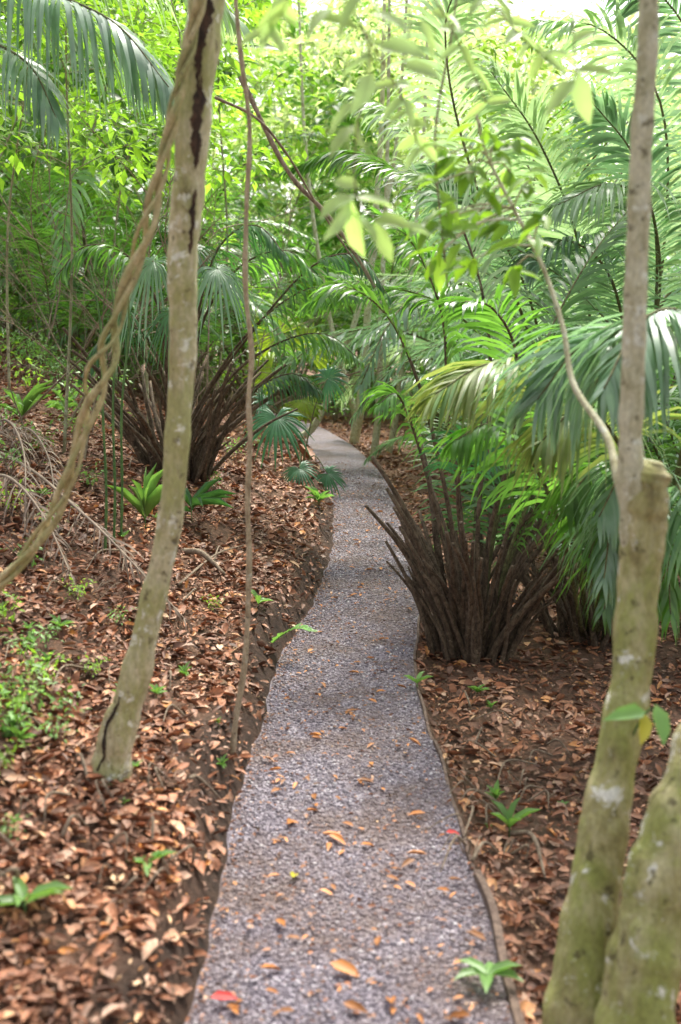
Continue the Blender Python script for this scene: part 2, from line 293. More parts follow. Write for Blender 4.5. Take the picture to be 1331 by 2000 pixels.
# ---------------------------------------------------------------- builders
def frond(mr,ml,pts,r0,pet,nl,L,W,droop,lift=.25,ns=26,fwd=(.55,1.1),seg=4,mess=1.0):
    P=spl(pts,ns); tube(mr,P,[r0*(1-.85*(i/(ns-1)))+.0012 for i in range(ns)],6)
    h=P[-1]-P[0]; h.z=0
    if h.length<.05: h=Vector((1,0,0))
    S0=h.cross(Vector((0,0,1))).normalized()
    for i in range(nl):
        u=i/(nl-1); t=pet+(1-pet)*u; fi=t*(ns-1); k=min(int(fi),ns-2); p=P[k].lerp(P[k+1],fi-k); Tn=(P[k+1]-P[k]).normalized()
        S=(S0-Tn*S0.dot(Tn)).normalized(); N=S.cross(Tn); 
        if N.z<0 and abs(Tn.z)<.9: N=-N
        a=fwd[0]+(fwd[1]-fwd[0])*u; ln=L*(.55+.45*math.sin(math.pi*min(1,u*.9+.15)))*(1-.45*u*u)
        for sd in (-1,1):
            l=ln*U(1-.18*mess,1.12); aa=a+U(-.14,.14)*mess
            d=(S*sd*math.cos(aa)+Tn*math.sin(aa)+N*(lift+U(-.18,.18)*mess)).normalized(); q=p.copy(); vs=[]; w=W*U(.8,1.1); dr=droop*U(.55,1.5)
            prof=[.45,1,.95,.6,.06] if seg==4 else [.5,1,.7,.06]
            for s in range(seg+1):
                wv=(Tn-d*Tn.dot(d)); wv=wv.normalized() if wv.length>.05 else N
                wv=(wv+N*.3*sd).normalized()
                ww=w*prof[s]*.5
                vs+= [q-wv*ww,q+wv*ww]
                d=(d+Vector((0,0,-1))*dr*(.25+.5*s/seg)+(Vector((U(-.3,.3),U(-.3,.3),U(-.1,.1)))*(mess-1) if mess>1 else Vector((0,0,0)))).normalized(); q=q+d*(l/seg)
            ml.add(vs,[(2*s,2*s+1,2*s+3,2*s+2) for s in range(seg)])
def fan(ml,c,A,N,Rd,nseg=26,span=5.3,droop=.35,fuse=.5):
    A=A.normalized(); N=(N-A*N.dot(A)).normalized(); S=A.cross(N); dphi=span/nseg
    for j in range(nseg):
        ph=-span/2+(j+.5)*dphi; d0=(A*math.cos(ph)+S*math.sin(ph)); w0=(S*math.cos(ph)-A*math.sin(ph)); rl=Rd*(1-.22*abs(ph)/(span/2))*U(.82,1.08); vs=[]; dk=droop*U(.6,1.5)
        rs=[.03,.3,fuse,.75,1.0]
        for s,r in enumerate(rs):
            rr=rl*r; hw=rl*min(r,fuse)*math.tan(dphi/2)*(1,1,1,.7,.06)[s]
            dz=-dk*rl*r**2.6; p=c+d0*rr+N*(.10*rr)+Vector((0,0,dz)); pl=.35*hw
            vs+=[p-w0*hw-N*pl,p+N*pl,p+w0*hw-N*pl]
        ml.add(vs,[(3*s+a,3*s+a+1,3*s+4+a,3*s+3+a) for s in range(4) for a in (0,1)])
def arch(e0,e1,L,n=9,pw=1.4):
    p=Vector((0,0,0)); out=[p.copy()]
    for i in range(n):
        s=(i+.5)/n; e=e0+(e1-e0)*s**pw; p=p+Vector((math.cos(e),0,math.sin(e)))*(L/n); out.append(p.copy())
    return out
FP=[]
for e0,e1,L in ((88,20,3.4),(84,-5,3.3),(76,-25,3.2),(70,-40,3.0),(62,-50,2.8),(54,-45,2.6),(86,35,3.0),(80,-60,3.4)):
    mr,ml=MB(),MB(); pts=arch(math.radians(e0),math.radians(e1),L); cc=U(-.35,.35); pts=[p+Vector((0,cc*(i/9)**2,0)) for i,p in enumerate(pts)]
    frond(mr,ml,pts,.016,.29,54,.5,.024,.65)
    FP.append((mr,ml,e0))
def mk(mats): return [(a.mesh('frond',mats[0]),b.mesh('leaflets',mats[1]),e) for a,b,e in FP]
FPg=mk((M['stalk'],M['palm'])); FPb=mk((M['stalk'],M['palmblue'])); FPp=mk((M['stalk'],M['palmlit']))
def steep(L_): return [L_[0],L_[1],L_[6],L_[7]]
stub=[]
for k in range(8):
    mb=MB(); e0=math.radians(U(74,89)); L=U(.75,1.15); w_=U(-.25,.25); P=spl([p+Vector((0,w_*(i/4)**2+U(-.02,.02),0)) for i,p in enumerate(arch(e0,e0-U(.05,.6),L,4))],10); tube(mb,P,[.024*(1-.62*i/9) for i in range(10)],6,rough=.15,seed=k); stub.append(mb.mesh('dead_stalk',M['deadstalk']))
def put_frond(root,proto,rz,sc,tilt=0,off=(0,0,0)):
    f=link('frond',proto[0],root); f.rotation_euler=(0,tilt,rz); f.scale=(sc,sc,sc); f.location=off
    l=link('leaflets',proto[1],f); return f
def stalks(root,n,sc,spread,stk,pathside=None,kk=(.4,1.15)):
    for i in range(n):
        a=U(0,6.283); s=link('dead_stalk',random.choice(stub),root); rr=U(.02,spread); s.location=(math.cos(a)*rr,math.sin(a)*rr,-.05)
        t=U(*stk)*U(.3,1); k=sc*U(*kk); aa=a+U(-.6,.6)
        if pathside and math.cos(a)*pathside>.1: t=min(t,.06)
        s.rotation_euler=(0,t,aa if not pathside else (a if math.cos(a)*pathside>.1 else aa)); s.scale=(k*1.05,k*1.05,k)
def clump_palm(base,n,label,group=None,protos=None,sc=1,stubs=10,rng=(0,6.283),spread=.18,name='clump_palm',stk=(-.05,.55),ps=None,kk=(.4,1.15)):
    root=T(name,label,'palm',base,group)
    for i in range(n):
        a=rng[0]+(rng[1]-rng[0])*(i+U(-.35,.35))/n; pr=random.choice(protos or FPg)
        rr=U(.02,spread); put_frond(root,pr,a,sc*U(.75,1.1),U(-.12,.12),(math.cos(a)*rr,math.sin(a)*rr,-.05))
    stalks(root,stubs,sc,spread*1.2,stk,ps,kk); return root
def add_custom(root,pts,mat,r0=.014,pet=.3,nl=44,L=.5,W=.026,droop=.6,lift=.2,smat=None,**k):
    mr,ml=MB(),MB(); frond(mr,ml,pts,r0,pet,nl,L,W,droop,lift,**k)
    f=mr.build('frond',smat or M['stalk'],root); l=ml.build('leaflets',mat,f,org=origin_of(root)); return f
# ---------------------------------------------------------------- hero palms
b=gat(915,1285); PR=clump_palm(b,6,'clumping palm with a dense sheaf of brown stalks right beside the path',protos=steep(FPg)[:3],sc=.85,stubs=92,spread=.17,rng=(-.1,2.0),stk=(-.1,.5),ps=-1,kk=(.5,1.35))
y=b.y
B=lambda dx,dy=0: b+Vector((dx,dy,0))
DS=M['deadstalk']
add_custom(PR,[B(-.03),at(890,1080,y),at(858,900,y),at(815,740,y),at(760,620,y),at(680,560,y),at(610,590,y)],M['palm'],pet=.55,nl=36,L=.36,W=.02,smat=DS)
add_custom(PR,[B(0),at(900,1000,y),at(875,800,y),at(865,620,y),at(810,480,y),at(740,420,y)],M['palm'],pet=.45,nl=48,L=.42,W=.022,smat=DS)
add_custom(PR,[B(.05),at(935,1000,y),at(960,760,y+.2),at(940,560,y+.3),at(880,400,y+.3),at(800,330,y+.3)],M['palmlit'],pet=.45,nl=50,L=.45,W=.022,smat=DS)
add_custom(PR,[B(.08),at(955,1050,y),at(1000,880,y-.1),at(1010,700,y-.3),at(960,600,y-.5),at(880,590,y-.7)],M['palm'],pet=.45,nl=44,L=.38,W=.02,smat=DS)
add_custom(PR,[B(.08),at(910,1100,y-.1),at(895,980,y-.2),at(905,890,y-.3),at(940,850,y-.4),at(960,900,y-.5)],M['fan'],pet=.5,nl=26,L=.28,W=.018,droop=1,smat=DS)
add_custom(PR,[B(-.05),at(875,1100,y),at(840,950,y),at(805,830,y),at(775,770,y-.1),at(740,790,y-.2)],M['palm'],pet=.5,nl=30,L=.28,W=.018,droop=1,smat=DS)
add_custom(PR,[B(.12),at(980,1080,y),at(1030,950,y+.1),at(1060,880,y+.1),at(1100,940,y)],M['palm'],pet=.5,nl=30,L=.34,W=.018,droop=1.1,smat=DS)
b2=gat(1150,1240); P2=clump_palm(b2,7,'palm with drooping fronds behind the mottled right trunk',protos=steep(FPg),sc=.8,stubs=50,spread=.25,rng=(-.5,2.6)); 
add_custom(P2,[b2,at(1120,1000,5.0),at(1085,820,4.8),at(1030,730,4.7),at(950,712,4.6),at(850,770,4.5)],M['palmyel'],pet=.42,nl=66,L=.55,W=.018,droop=.8,lift=.1)
add_custom(P2,[b2+Vector((.2,0,0)),at(1330,900,4.6),at(1340,690,4.2),at(1240,630,4.0),at(1140,670,3.9),at(1050,780,3.9)],M['palmblue'],pet=.4,nl=66,L=.6,W=.02,droop=.9,lift=.1)
add_custom(P2,[b2+Vector((.1,-.1,0)),at(1230,980,4.7),at(1200,850,4.5),at(1130,800,4.4),at(1060,860,4.3)],M['palmyel'],pet=.4,nl=50,L=.5,W=.02,droop=1.0,lift=0)
add_custom(P2,[b2+Vector((.3,-.1,0)),at(1400,900,4.7),at(1380,700,4.3),at(1330,610,3.9),at(1250,630,3.7),at(1180,760,3.5)],M['palmblue'],pet=.4,nl=60,L=.6,W=.022,droop=1.0,lift=0)
add_custom(P2,[b2+Vector((0,-.1,0)),at(1180,1080,5.2),at(1200,960,4.9),at(1170,900,4.7),at(1110,980,4.5)],M['palm'],pet=.35,nl=44,L=.5,W=.022,droop=1.2,lift=0)
add_custom(P2,[b2+Vector((-.05,-.1,0)),at(1100,1050,5.2),at(1040,900,5),at(960,830,4.9),at(890,860,4.8)],M['palm'],pet=.35,nl=40,L=.4,W=.02,droop=1.1,lift=0)
for (a1,a2,a3,yy_,mt) in [((1220,1050),(1190,980),(1150,1090),4.8,'palm'),((1230,1050),(1200,1000),(1180,1130),4.6,'palmblue'),((1240,1100),(1220,1060),(1180,1190),4.8,'palm'),((1300,1000),(1330,960),(1360,1130),4.6,'palmblue'),((1280,1050),(1300,1040),(1310,1200),4.8,'palm'),((1260,950),(1230,900),(1170,1010),4.4,'palmblue')]:
    add_custom(P2,[b2+Vector((U(-.02,.15),-.1,0)),at(*a1,yy_+.3),at(*a2,yy_),at(*a3,yy_-.15)],M[mt],r0=.011,pet=.35,nl=30,L=.44,W=.02,droop=1.3,lift=-.1)
b3=gp(1130,8.2); P3=clump_palm(b3,9,'tall palm with huge upright feather fronds at upper right',protos=FPb,sc=1.3,stubs=8,rng=(-1.2,2.4))
def B3(dx): return b3+Vector((dx,0,0))
cus=[([B3(0),at(1160,800,8),at(1135,500,7.6),at(1060,290,7.2),at(960,140,7)],'palmlit',.62),
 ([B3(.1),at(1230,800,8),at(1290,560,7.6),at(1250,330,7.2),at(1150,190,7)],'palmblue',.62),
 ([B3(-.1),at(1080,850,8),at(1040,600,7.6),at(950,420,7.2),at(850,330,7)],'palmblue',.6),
 ([B3(-.05),at(1100,850,8),at(1000,560,7.6),at(900,260,7.4),at(870,60,7.2),at(900,-40,7.1)],'palmlit',.6),
 ([B3(.2),at(1250,800,8),at(1300,450,8),at(1290,200,7.8),at(1180,60,7.7),at(1050,40,7.6)],'palmlit',.62),
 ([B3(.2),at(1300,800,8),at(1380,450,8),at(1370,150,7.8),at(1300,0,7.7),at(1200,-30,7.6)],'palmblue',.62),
 ([B3(-.05),at(1080,800,8),at(960,480,8.2),at(800,260,8.3),at(690,180,8.3)],'palmlit',.55),
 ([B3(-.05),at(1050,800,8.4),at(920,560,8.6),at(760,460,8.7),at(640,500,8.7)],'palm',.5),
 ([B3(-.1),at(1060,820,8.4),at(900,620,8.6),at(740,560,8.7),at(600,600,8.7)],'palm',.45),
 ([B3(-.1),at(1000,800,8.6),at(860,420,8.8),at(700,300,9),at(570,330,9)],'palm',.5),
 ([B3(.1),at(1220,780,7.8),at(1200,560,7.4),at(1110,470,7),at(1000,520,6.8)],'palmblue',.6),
 ([B3(.1),at(1260,760,7.8),at(1280,440,7.4),at(1200,360,7),at(1090,400,6.8)],'palmlit',.6)]
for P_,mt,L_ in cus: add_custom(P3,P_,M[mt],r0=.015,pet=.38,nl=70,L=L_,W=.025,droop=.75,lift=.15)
b4=gat(345,925); P4=T('fan_palm','fan palm clump with dark spreading stalks behind the leaning left tree','palm',b4)
def fanfrond(root,pts,A,N,Rd,mat,r0=.012,**k):
    mr,ml=MB(),MB(); P=spl(pts,14); tube(mr,P,[r0*(1-.5*i/13) for i in range(14)],6)
    fan(ml,P[-1],Vector(A),Vector(N),Rd,**k)
    f=mr.build('leaf_stalk',M['deadstalk'] if root is P4 else M['stalk'],root); ml.build('fan_blade',mat,f,org=origin_of(root)); return f
y=b4.y; ks=y/9.3
for (px,py,dy,A,Rd,mt) in [(300,510,-.5,(-.5,-.4,-.5),.38,'palmblue'),(425,525,-.4,(.6,-.4,-.5),.40,'palmblue'),(370,485,0,(0,.2,.1),.38,'fandark'),(245,610,-.3,(-.8,-.2,-.5),.28,'fandark'),(335,610,-.8,(-.1,-.7,-.8),.28,'fandark')]:
    s=b4+Vector((U(-.12,.15),U(-.12,.12),-.05)); e=at(px,py,y+dy); m1=s.lerp(e,.5)+Vector(((s.x-e.x)*.18,0,.12)); m0=s.lerp(e,.2)+Vector(((s.x-e.x)*.08,0,.08))
    fanfrond(P4,[s,m0,m1,e],A,(0,-.35,1),Rd*ks,M[mt],r0=.014,droop=1.2,fuse=.38,nseg=30)
for pts_,mt in (([(400,800),(480,710),(570,660),(640,655),(700,700)],'palm'),([(390,790),(460,680),(540,600),(620,560),(700,580)],'palm'),([(420,830),(500,760),(570,730),(620,760)],'fandark'),([(330,780),(300,680),(260,640),(200,660),(160,730)],'fandark'),([(370,760),(400,620),(470,520),(560,490),(620,540)],'palm'),([(340,760),(310,600),(250,500),(170,480),(110,540)],'palm'),([(370,760),(390,600),(430,480),(500,440),(560,500)],'fandark'),([(400,780),(500,640),(610,520),(700,500),(760,580)],'fandark')):
    add_custom(P4,[b4+Vector((U(-.1,.15),0,0))]+[at(a_,b_,y-.1*i) for i,(a_,b_) in enumerate(pts_)],M[mt],r0=.013,pet=.5,nl=34,L=.38*ks,W=.018,droop=1.1,lift=0,smat=M['deadstalk'],mess=1.4)
stalks(P4,70,1.3*ks,.24,(-.05,.75),None,(.3,1.05))
b5=gat(590,915); P5=T('fan_palm','young fan palm with round blue-green leaves leaning over the path edge','palm',b5); y=b5.y
for px,py,dy,A,Rd,mt in [(520,790,-.3,(-.5,-.5,.3),.27,'fan'),(540,815,-.6,(.1,-.6,-.7),.40,'fan'),(585,915,-.7,(.3,-.7,-.5),.24,'fan'),(640,740,0,(.5,0,.4),.28,'fan'),(640,925,-.2,(.8,-.3,-.4),.22,'fan')]:
    e=at(px,py,y+dy); fanfrond(P5,[b5,b5.lerp(e,.5)+Vector((0,0,.15)),e],A,(0,-.8,.6),Rd,M[mt],r0=.008,droop=.5)
b6=gat(560,880)+Vector((-.3,1.6,.05)); P6=T('fan_palm','young fan palm with glowing yellow-green leaves beyond the path edge','palm',b6); y=b6.y
for px,py,dy,A,Rd in [(545,655,0,(-.5,0,.6),.5),(600,690,0,(.4,0,.6),.5),(590,780,-.3,(.2,-.4,-.5),.38),(530,720,.2,(-.8,0,0),.4)]:
    e=at(px,py,y+dy); fanfrond(P6,[b6,b6.lerp(e,.5)+Vector((0,0,.1)),e],A,(0,-.9,.5),Rd,M['fanyel'],r0=.008,droop=.2,nseg=14,span=3.6,fuse=.8)
bx=Vector((-2.9,7.0,hz(-2.9,7.0))); PL=T('feather_palm','tall trunked palm with long blue-green fronds hanging into the top left corner','palm',bx)
cr=Vector((bx.x,bx.y,3.75)); mb=MB(); P=spl([bx+Vector((0,0,-.1)),bx.lerp(cr,.5)+Vector((.05,0,0)),cr],24); tube(mb,P,lerpl([.14,.10,.1],24),12,rough=.06); mb.build('trunk',M['fartrunk'],PL)
add_custom(PL,[cr,at(-30,-60,6.5),at(110,-10,6.2),at(230,50,6),at(330,170,5.9)],M['palmblue'],pet=.15,nl=74,L=.8,W=.026,droop=1.2,lift=.05)
add_custom(PL,[cr,at(-90,60,6.7),at(-20,80,6.4),at(60,130,6.1),at(110,230,6)],M['palmblue'],pet=.1,nl=54,L=.65,W=.026,droop=1.1,lift=.05)
add_custom(PL,[cr,at(-60,-160,7),at(150,-120,7.1),at(350,-60,7.2),at(470,40,7.3)],M['palmlit'],pet=.15,nl=60,L=.7,W=.026,droop=.9,lift=.05)
for i in range(8): put_frond(PL,random.choice(FPg),1.5+i*.6,.75,-.1,cr-bx)
bg=[(1000,9.5,.95,11,1,0),(1290,8.5,1.0,11,0,0),(960,12.0,1.0,11,1,0),(1080,12,1.1,11,0,1),(1230,12,1.25,11,0,1),(900,16,1.0,10,1,0),(980,17,1.2,11,0,2),(1130,17,1.4,11,0,1),(800,23,1.2,10,1,0),(900,24,1.4,10,0,2),(1020,23,1.6,10,0,2),(430,19,1.0,10,2,0),(400,14.5,.95,11,2,0),(300,17,1.1,10,0,0),(120,13,.85,9,0,0),(40,18,1.2,10,0,0),(420,26,1.5,10,0,1),(640,27,1.3,10,0,0),(1300,20,1.6,10,0,2),(1420,6.5,.9,11,0,1),(1200,14,1.8,10,0,2),(1050,15,1.9,9,0,1),(850,18.5,1.9,9,1,0),(930,14,1.6,9,1,1),(480,21,1.7,9,2,0),(250,22,1.6,9,0,2),(100,26,2.0,9,0,1),(700,32,2.3,9,0,2),(1150,25,2.3,9,0,2),(350,13.5,.8,9,2,0),(740,24,1.6,9,0,0),(560,31,2.2,9,0,2),(180,15,1.5,9,0,0),(330,21,1.9,9,0,0),(500,17,1.3,9,2,0)]
for i,(px,Y_,sc,n,md,fm_) in enumerate(bg):
    p=gp(px,Y_); p.z=hz(p.x,p.y)
    rg=((0,6.283),(-1.3,1.6),(1.6,4.5))[md]; fp=(FPg,FPb,FPp)[fm_]
    clump_palm(p,n,'green clumping palm in the dense growth behind the nearer palms','palms crowding the forest beyond the path',protos=fp if md==0 else steep(fp),sc=sc,stubs=4,rng=rg)
# ---------------------------------------------------------------- trees and shrubs
def crown_pts(tips,nper,spread,Ls,flat=.5):
    pos=[];d=[];nn=[]
    for c in tips:
        k=nper; o=RN.randn(k,3)*np.array([spread,spread,spread*flat]); pos.append(np.array(c)[None]+o)
        dd=o*np.array([1,1,.3])+RN.randn(k,3)*spread*.5; dd[:,2]-=spread*.35; d.append(dd); q=RN.randn(k,3)*.35; q[:,2]+=1; nn.append(q)
    pos=np.concatenate(pos); d=np.concatenate(d); nn=np.concatenate(nn); L=Ls[0]+(Ls[1]-Ls[0])*RN.rand(len(pos)); return leaves(pos,d,nn,L,L*.42)
def tree_proto(h,cr,nb,per,Ls,z0=.25,r0=.06,lean=.5):
    mb=MB(); P=spl([(0,0,-.15),(U(-.3,.3),U(-.3,.3),h*.35),(U(-lean,lean),U(-lean,lean),h*.7),(U(-lean,lean),U(-lean,lean),h)],16); tube(mb,P,[r0*(1-.8*i/15) for i in range(16)],8,rough=.05)
    tips=[]
    for i in range(nb):
        t=z0+(1-z0)*(i+.5)/nb; p=P[int(t*15)]; a=i*2.4+U(-.4,.4); L=cr*U(.6,1.1)*(1-.35*t)
        q=[p+Vector((math.cos(a)*L*s,math.sin(a)*L*s,L*(.35*s-.1*s*s)+U(-.05,.05))) for s in (0,.4,.75,1)]
        Q=spl(q,8); tube(mb,Q,[r0*.3*(1-.8*k/7) for k in range(8)],5,False)
        for s in (3,5,7):
            tips.append(Q[s])
            e=Q[s]+Vector((U(-.4,.4),U(-.4,.4),U(-.1,.3)))*cr*.4; tube(mb,spl([Q[s],Q[s].lerp(e,.5)+Vector((0,0,.04)),e],4),[.006,.005,.004,.002],4,False); tips.append(e)
    return mb,crown_pts(tips,per,cr*.12,Ls)
def mktree(protos,i,tm,lm): 
    mb,(V,F)=protos[i]; return mb.mesh('trunk',tm),npmesh('crown',V,F,lm)
TP=[tree_proto(6.5,2.1,14,20,(.14,.34),.12,.03,.9),tree_proto(5.2,1.8,13,18,(.12,.30),.08,.025,.9),tree_proto(8,2.6,16,20,(.18,.42),.15,.035,1.1),tree_proto(4.2,1.5,12,18,(.07,.19),.08,.02,.7),tree_proto(5.6,1.5,12,16,(.08,.19),.45,.018,.7)]
TM=[[mktree(TP,i,M['fartrunk'],M[k]) for i in range(5)] for k in ('tree','treedark','treehaze')]
def put_tree(px,Y_,kind,dark,sc,label,group,name='understorey_tree'):
    p=gp(px,Y_); l,r=edges(Y_)
    if p.x>l-.8 and p.x<r+.8: p.x=float(r)+1.0 if R()<.5 else float(l)-1.0; p.z=hz(p.x,p.y)
    t=T(name,label,'tree',p,group,U(0,6.28),sc); a,b_=TM[dark][kind]; link('trunk',a,t); link('crown',b_,t); return t
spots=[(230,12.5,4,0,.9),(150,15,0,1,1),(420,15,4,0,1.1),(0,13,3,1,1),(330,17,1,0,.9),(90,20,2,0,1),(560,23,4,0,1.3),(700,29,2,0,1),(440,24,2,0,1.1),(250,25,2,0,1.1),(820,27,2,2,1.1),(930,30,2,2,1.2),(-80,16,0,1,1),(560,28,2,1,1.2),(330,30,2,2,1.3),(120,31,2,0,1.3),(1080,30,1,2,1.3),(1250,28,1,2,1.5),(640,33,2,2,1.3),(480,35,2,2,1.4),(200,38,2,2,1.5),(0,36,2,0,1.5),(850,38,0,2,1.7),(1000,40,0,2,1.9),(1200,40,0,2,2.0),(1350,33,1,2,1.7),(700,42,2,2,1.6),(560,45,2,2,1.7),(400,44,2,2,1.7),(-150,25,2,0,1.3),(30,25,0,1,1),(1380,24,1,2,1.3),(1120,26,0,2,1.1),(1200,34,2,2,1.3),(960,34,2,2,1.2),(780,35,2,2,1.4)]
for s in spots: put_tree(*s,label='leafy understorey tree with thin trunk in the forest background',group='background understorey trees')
for s in [(120,7.8,4,0,.7),(290,9.2,4,0,.75),(520,11.5,4,0,.85),(20,9.5,4,1,.75)]: put_tree(*s,label='nearer slender tree spreading bright leaves on the upper left',group='nearer slender leafy trees')
def shrub_proto(h,n,per,Ls):
    mb=MB(); tips=[]
    for i in range(n):
        a=U(0,6.28); L=h*U(.5,1); e=Vector((math.cos(a)*L*.5,math.sin(a)*L*.5,L)); Q=spl([(0,0,-.05),e*.5+Vector((0,0,.08)),e],7); tube(mb,Q,[.009*(1-.7*k/6) for k in range(7)],4,False); tips+=[Q[3],Q[4],Q[5],Q[6]]
    return mb,crown_pts(tips,per,h*.13,Ls,.7)
SP=[shrub_proto(1.2,9,10,(.06,.15)),shrub_proto(.8,8,8,(.05,.1)),shrub_proto(1.7,10,10,(.10,.22)),shrub_proto(.6,5,3,(.06,.14))]
SM=[[(mb.mesh('stems',M['twig']),npmesh('foliage',V,F,M[k])) for mb,(V,F) in SP] for k in ('tree','treedark','herb')]
def put_shrub(p,kind,c,sc,label,group,name='shrub',cat='shrub'):
    t=T(name,label,cat,p,group,U(0,6.28),sc); a,b_=SM[c][kind]; link('stems',a,t); link('foliage',b_,t); return t
def clear(px,Y_): return (Y_<13 and 190<px<660) or (Y_<21 and 440<px<800) or (Y_<7.5)
k=0
while k<78:
    Y_=U(8.5,32); px=U(-120,1450); p=gp(px,Y_); l,r=edges(Y_)
    if (p.x>l-.6 and p.x<r+.6) or clear(px,Y_) or (px<300 and Y_<11.5): continue
    put_shrub(p,random.choice([0,0,1,2]),random.choice([0,1,1]),U(.8,1.3)*(1.4 if Y_>18 else 1),'green broad-leaved shrub growing in the forest undergrowth','undergrowth shrubs'); k+=1
for px,Y_,kk in ((655,22,0),(690,20,1),(610,25,0),(470,19,2),(520,24,1)):
    p=gp(px,Y_); put_shrub(p,kk,1,1.0,'green shrub hiding the bend where the path disappears','shrubs at the path bend')
def sapling(seed,h=2.6):
    mb=MB()
    def br(p,d,L,r,lev):
        q=[p]; dd=d.copy()
        for i in range(4): dd=(dd+Vector((U(-.3,.3),U(-.3,.3),U(-.1,.15)))).normalized(); q.append(q[-1]+dd*L/4)
        Q=spl(q,9); tube(mb,Q,[r*(1-.7*k/8) for k in range(9)],5,False)
        if lev<2:
            for i in range(5 if lev==0 else 3):
                s=random.randint(3,8); nd=(dd+Vector((U(-1,1),U(-1,1),U(-.2,.6)))).normalized(); br(Q[s],nd,L*U(.35,.6),r*.5,lev+1)
    br(Vector((0,0,-.05)),Vector((U(-.4,.4),U(-.4,.4),1)).normalized(),h,.012,0); return mb
BS=[sapling(i).mesh('bare_sapling',M['twig']) for i in range(6)]
k=0
while k<90:
    Y_=U(6.0,20); px=U(-60,1380) if R()<.3 else U(-60,520); p=gp(px,Y_); l,r=edges(Y_)
    if (p.x>l-.7 and p.x<r+.6) or (Y_<9 and 180<px<640) or (Y_<20 and 560<px<790): continue
    o=link('bare_sapling',random.choice(BS)); o.location=p; o.rotation_euler=(U(-.7,.7),U(-.7,.7),U(0,6.28)); s=U(.35,1.05); o.scale=(s,s,s)
    tag(o,'thin leafless brown sapling tangled in the undergrowth','sapling','bare saplings in the undergrowth'); k+=1
# ---------------------------------------------------------------- left leaning tree
g0=gat(215,1515); Yb=g0.y
pts=[(212,1545,Yb),(230,1440,Yb),(262,1330,Yb),(298,1180,Yb),(333,1010,Yb),(350,830,Yb),(357,660,Yb),(357,520,Yb),(368,370,Yb),(382,200,Yb),(398,40,Yb),(412,-120,Yb),(440,-500,Yb),(460,-900,Yb)]
wid=[90,74,60,50,48,48,53,57,61,63,68,68,58,42]
LT=T('tree','slender leaning tree with mottled pale olive bark rooted in the left bank','tree',g0)
W=[at(*q) for q in pts]
P=spl(W,110); rad=lerpl([rpx(w,q[2]) for w,q in zip(wid,pts)],110)
rad=[r_*(1+.05*math.sin(i*.8)+.035*math.sin(i*1.7+1)) for i,r_ in enumerate(rad)]
mb=MB(); tube(mb,P,rad,24,rough=.09)
mb.build('trunk',M['bark'],LT)
def scar(root,i0,i1,ang,wid_,P,rad,seed,mat='scar'):
    rs=random.Random(seed); mb=MB(); vs=[]; n=(i1-i0)*4+1; w=.5; c=ang
    for k in range(n):
        f=i0+k/4; i=int(f); fr_=f-i; Pc=P[i].lerp(P[i+1],fr_); t=(P[i+1]-P[i-1]).normalized(); tocam=(Vector((0,0,CZ))-Pc); a=(tocam-t*tocam.dot(t)).normalized(); b_=t.cross(a); u=k/(n-1); rr_=rad[i]*(1-fr_)+rad[i+1]*fr_
        w=min(1.2,max(.22,w+rs.uniform(-.16,.16))); c+=rs.uniform(-.05,.05); c+= (ang-c)*.08; ww=wid_*w*min(1,6*u,6*(1-u))+.01
        for j in range(5):
            th=c+ww*(j/4-.5)+rs.uniform(-.03,.03); r=rr_*(1.11 if j in (1,2,3) else 1.03); r*= (1-.05*(j==2)); vs.append(Pc+a*math.cos(th)*r+b_*math.sin(th)*r)
    mb.add(vs,[(k*5+j,k*5+j+1,k*5+6+j,k*5+5+j) for k in range(n-1) for j in range(4)]); mb.build('bark_scar',M[mat],root)
scar(LT,60,67,.45,1.1,P,rad,1); scar(LT,69,78,.3,1.3,P,rad,5); scar(LT,77,88,.0,1.5,P,rad,11); scar(LT,4,15,-.6,.5,P,rad,7)
V,F=crown_pts([W[-1]+Vector((U(-1.2,1.2),U(-1.2,1.2),U(-.5,1))) for _ in range(12)],20,.3,(.08,.14))
mb=MB()
for a in range(7):
    e=W[-1]+Vector((math.cos(a*.9)*1.2,math.sin(a*.9)*1.2,U(-.2,.8))); tube(mb,spl([W[-1],W[-1].lerp(e,.5)+Vector((0,0,.15)),e],6),lerpl([.02,.004],6),5)
mb.build('limbs',M['bark'],LT); og=origin_of(LT); c_=link('crown',npmesh('crown',V-np.array(og)[None],F,M['tree']),LT)
# twisted vine
Yv=Yb-.10
cl=[(-330,1480,Yv-.2),(-160,1300,Yv-.1),(-30,1175,Yv),(55,1080,Yv),(120,975,Yv),(160,850,Yv),(200,720,Yv),(232,610,Yv),(285,450,Yv),(325,290,Yv),(352,160,Yv),(380,50,Yv),(398,-60,Yv),(425,-300,Yv)]
C=[at(*q) for q in cl]; C[0].z=hz(C[0].x,C[0].y)-.05; CP=spl(C,240)
VT=T('twisted_vine','pale vine of twisted woody strands climbing past the left trunk','vine',C[0])
for s,(r_,ph,amp) in enumerate(((.0098,0,1),(.0085,2.1,1),(.006,4.2,1.25))):
    Q=[];rr=[]
    for i,p in enumerate(CP):
        t=(CP[min(i+1,239)]-CP[max(i-1,0)]).normalized(); a=Vector((0,1,0)); a=(a-t*a.dot(t)).normalized(); b_=t.cross(a)
        u=i/239; loose=1+1.9*math.exp(-((u-.46)/.05)**2)+.6*math.exp(-((u-.62)/.04)**2)+.4*math.exp(-((u-.3)/.06)**2); th=i*.16+ph+.9*math.sin(i*.04)
        Q.append(p+(a*math.cos(th)+b_*math.sin(th))*.0108*amp*loose); rr.append(r_*(1+.16*math.sin(i*.33+s)))
    mb=MB(); tube(mb,Q,rr,9,rough=.12,seed=s); mb.build('strand',M['vine'],VT)
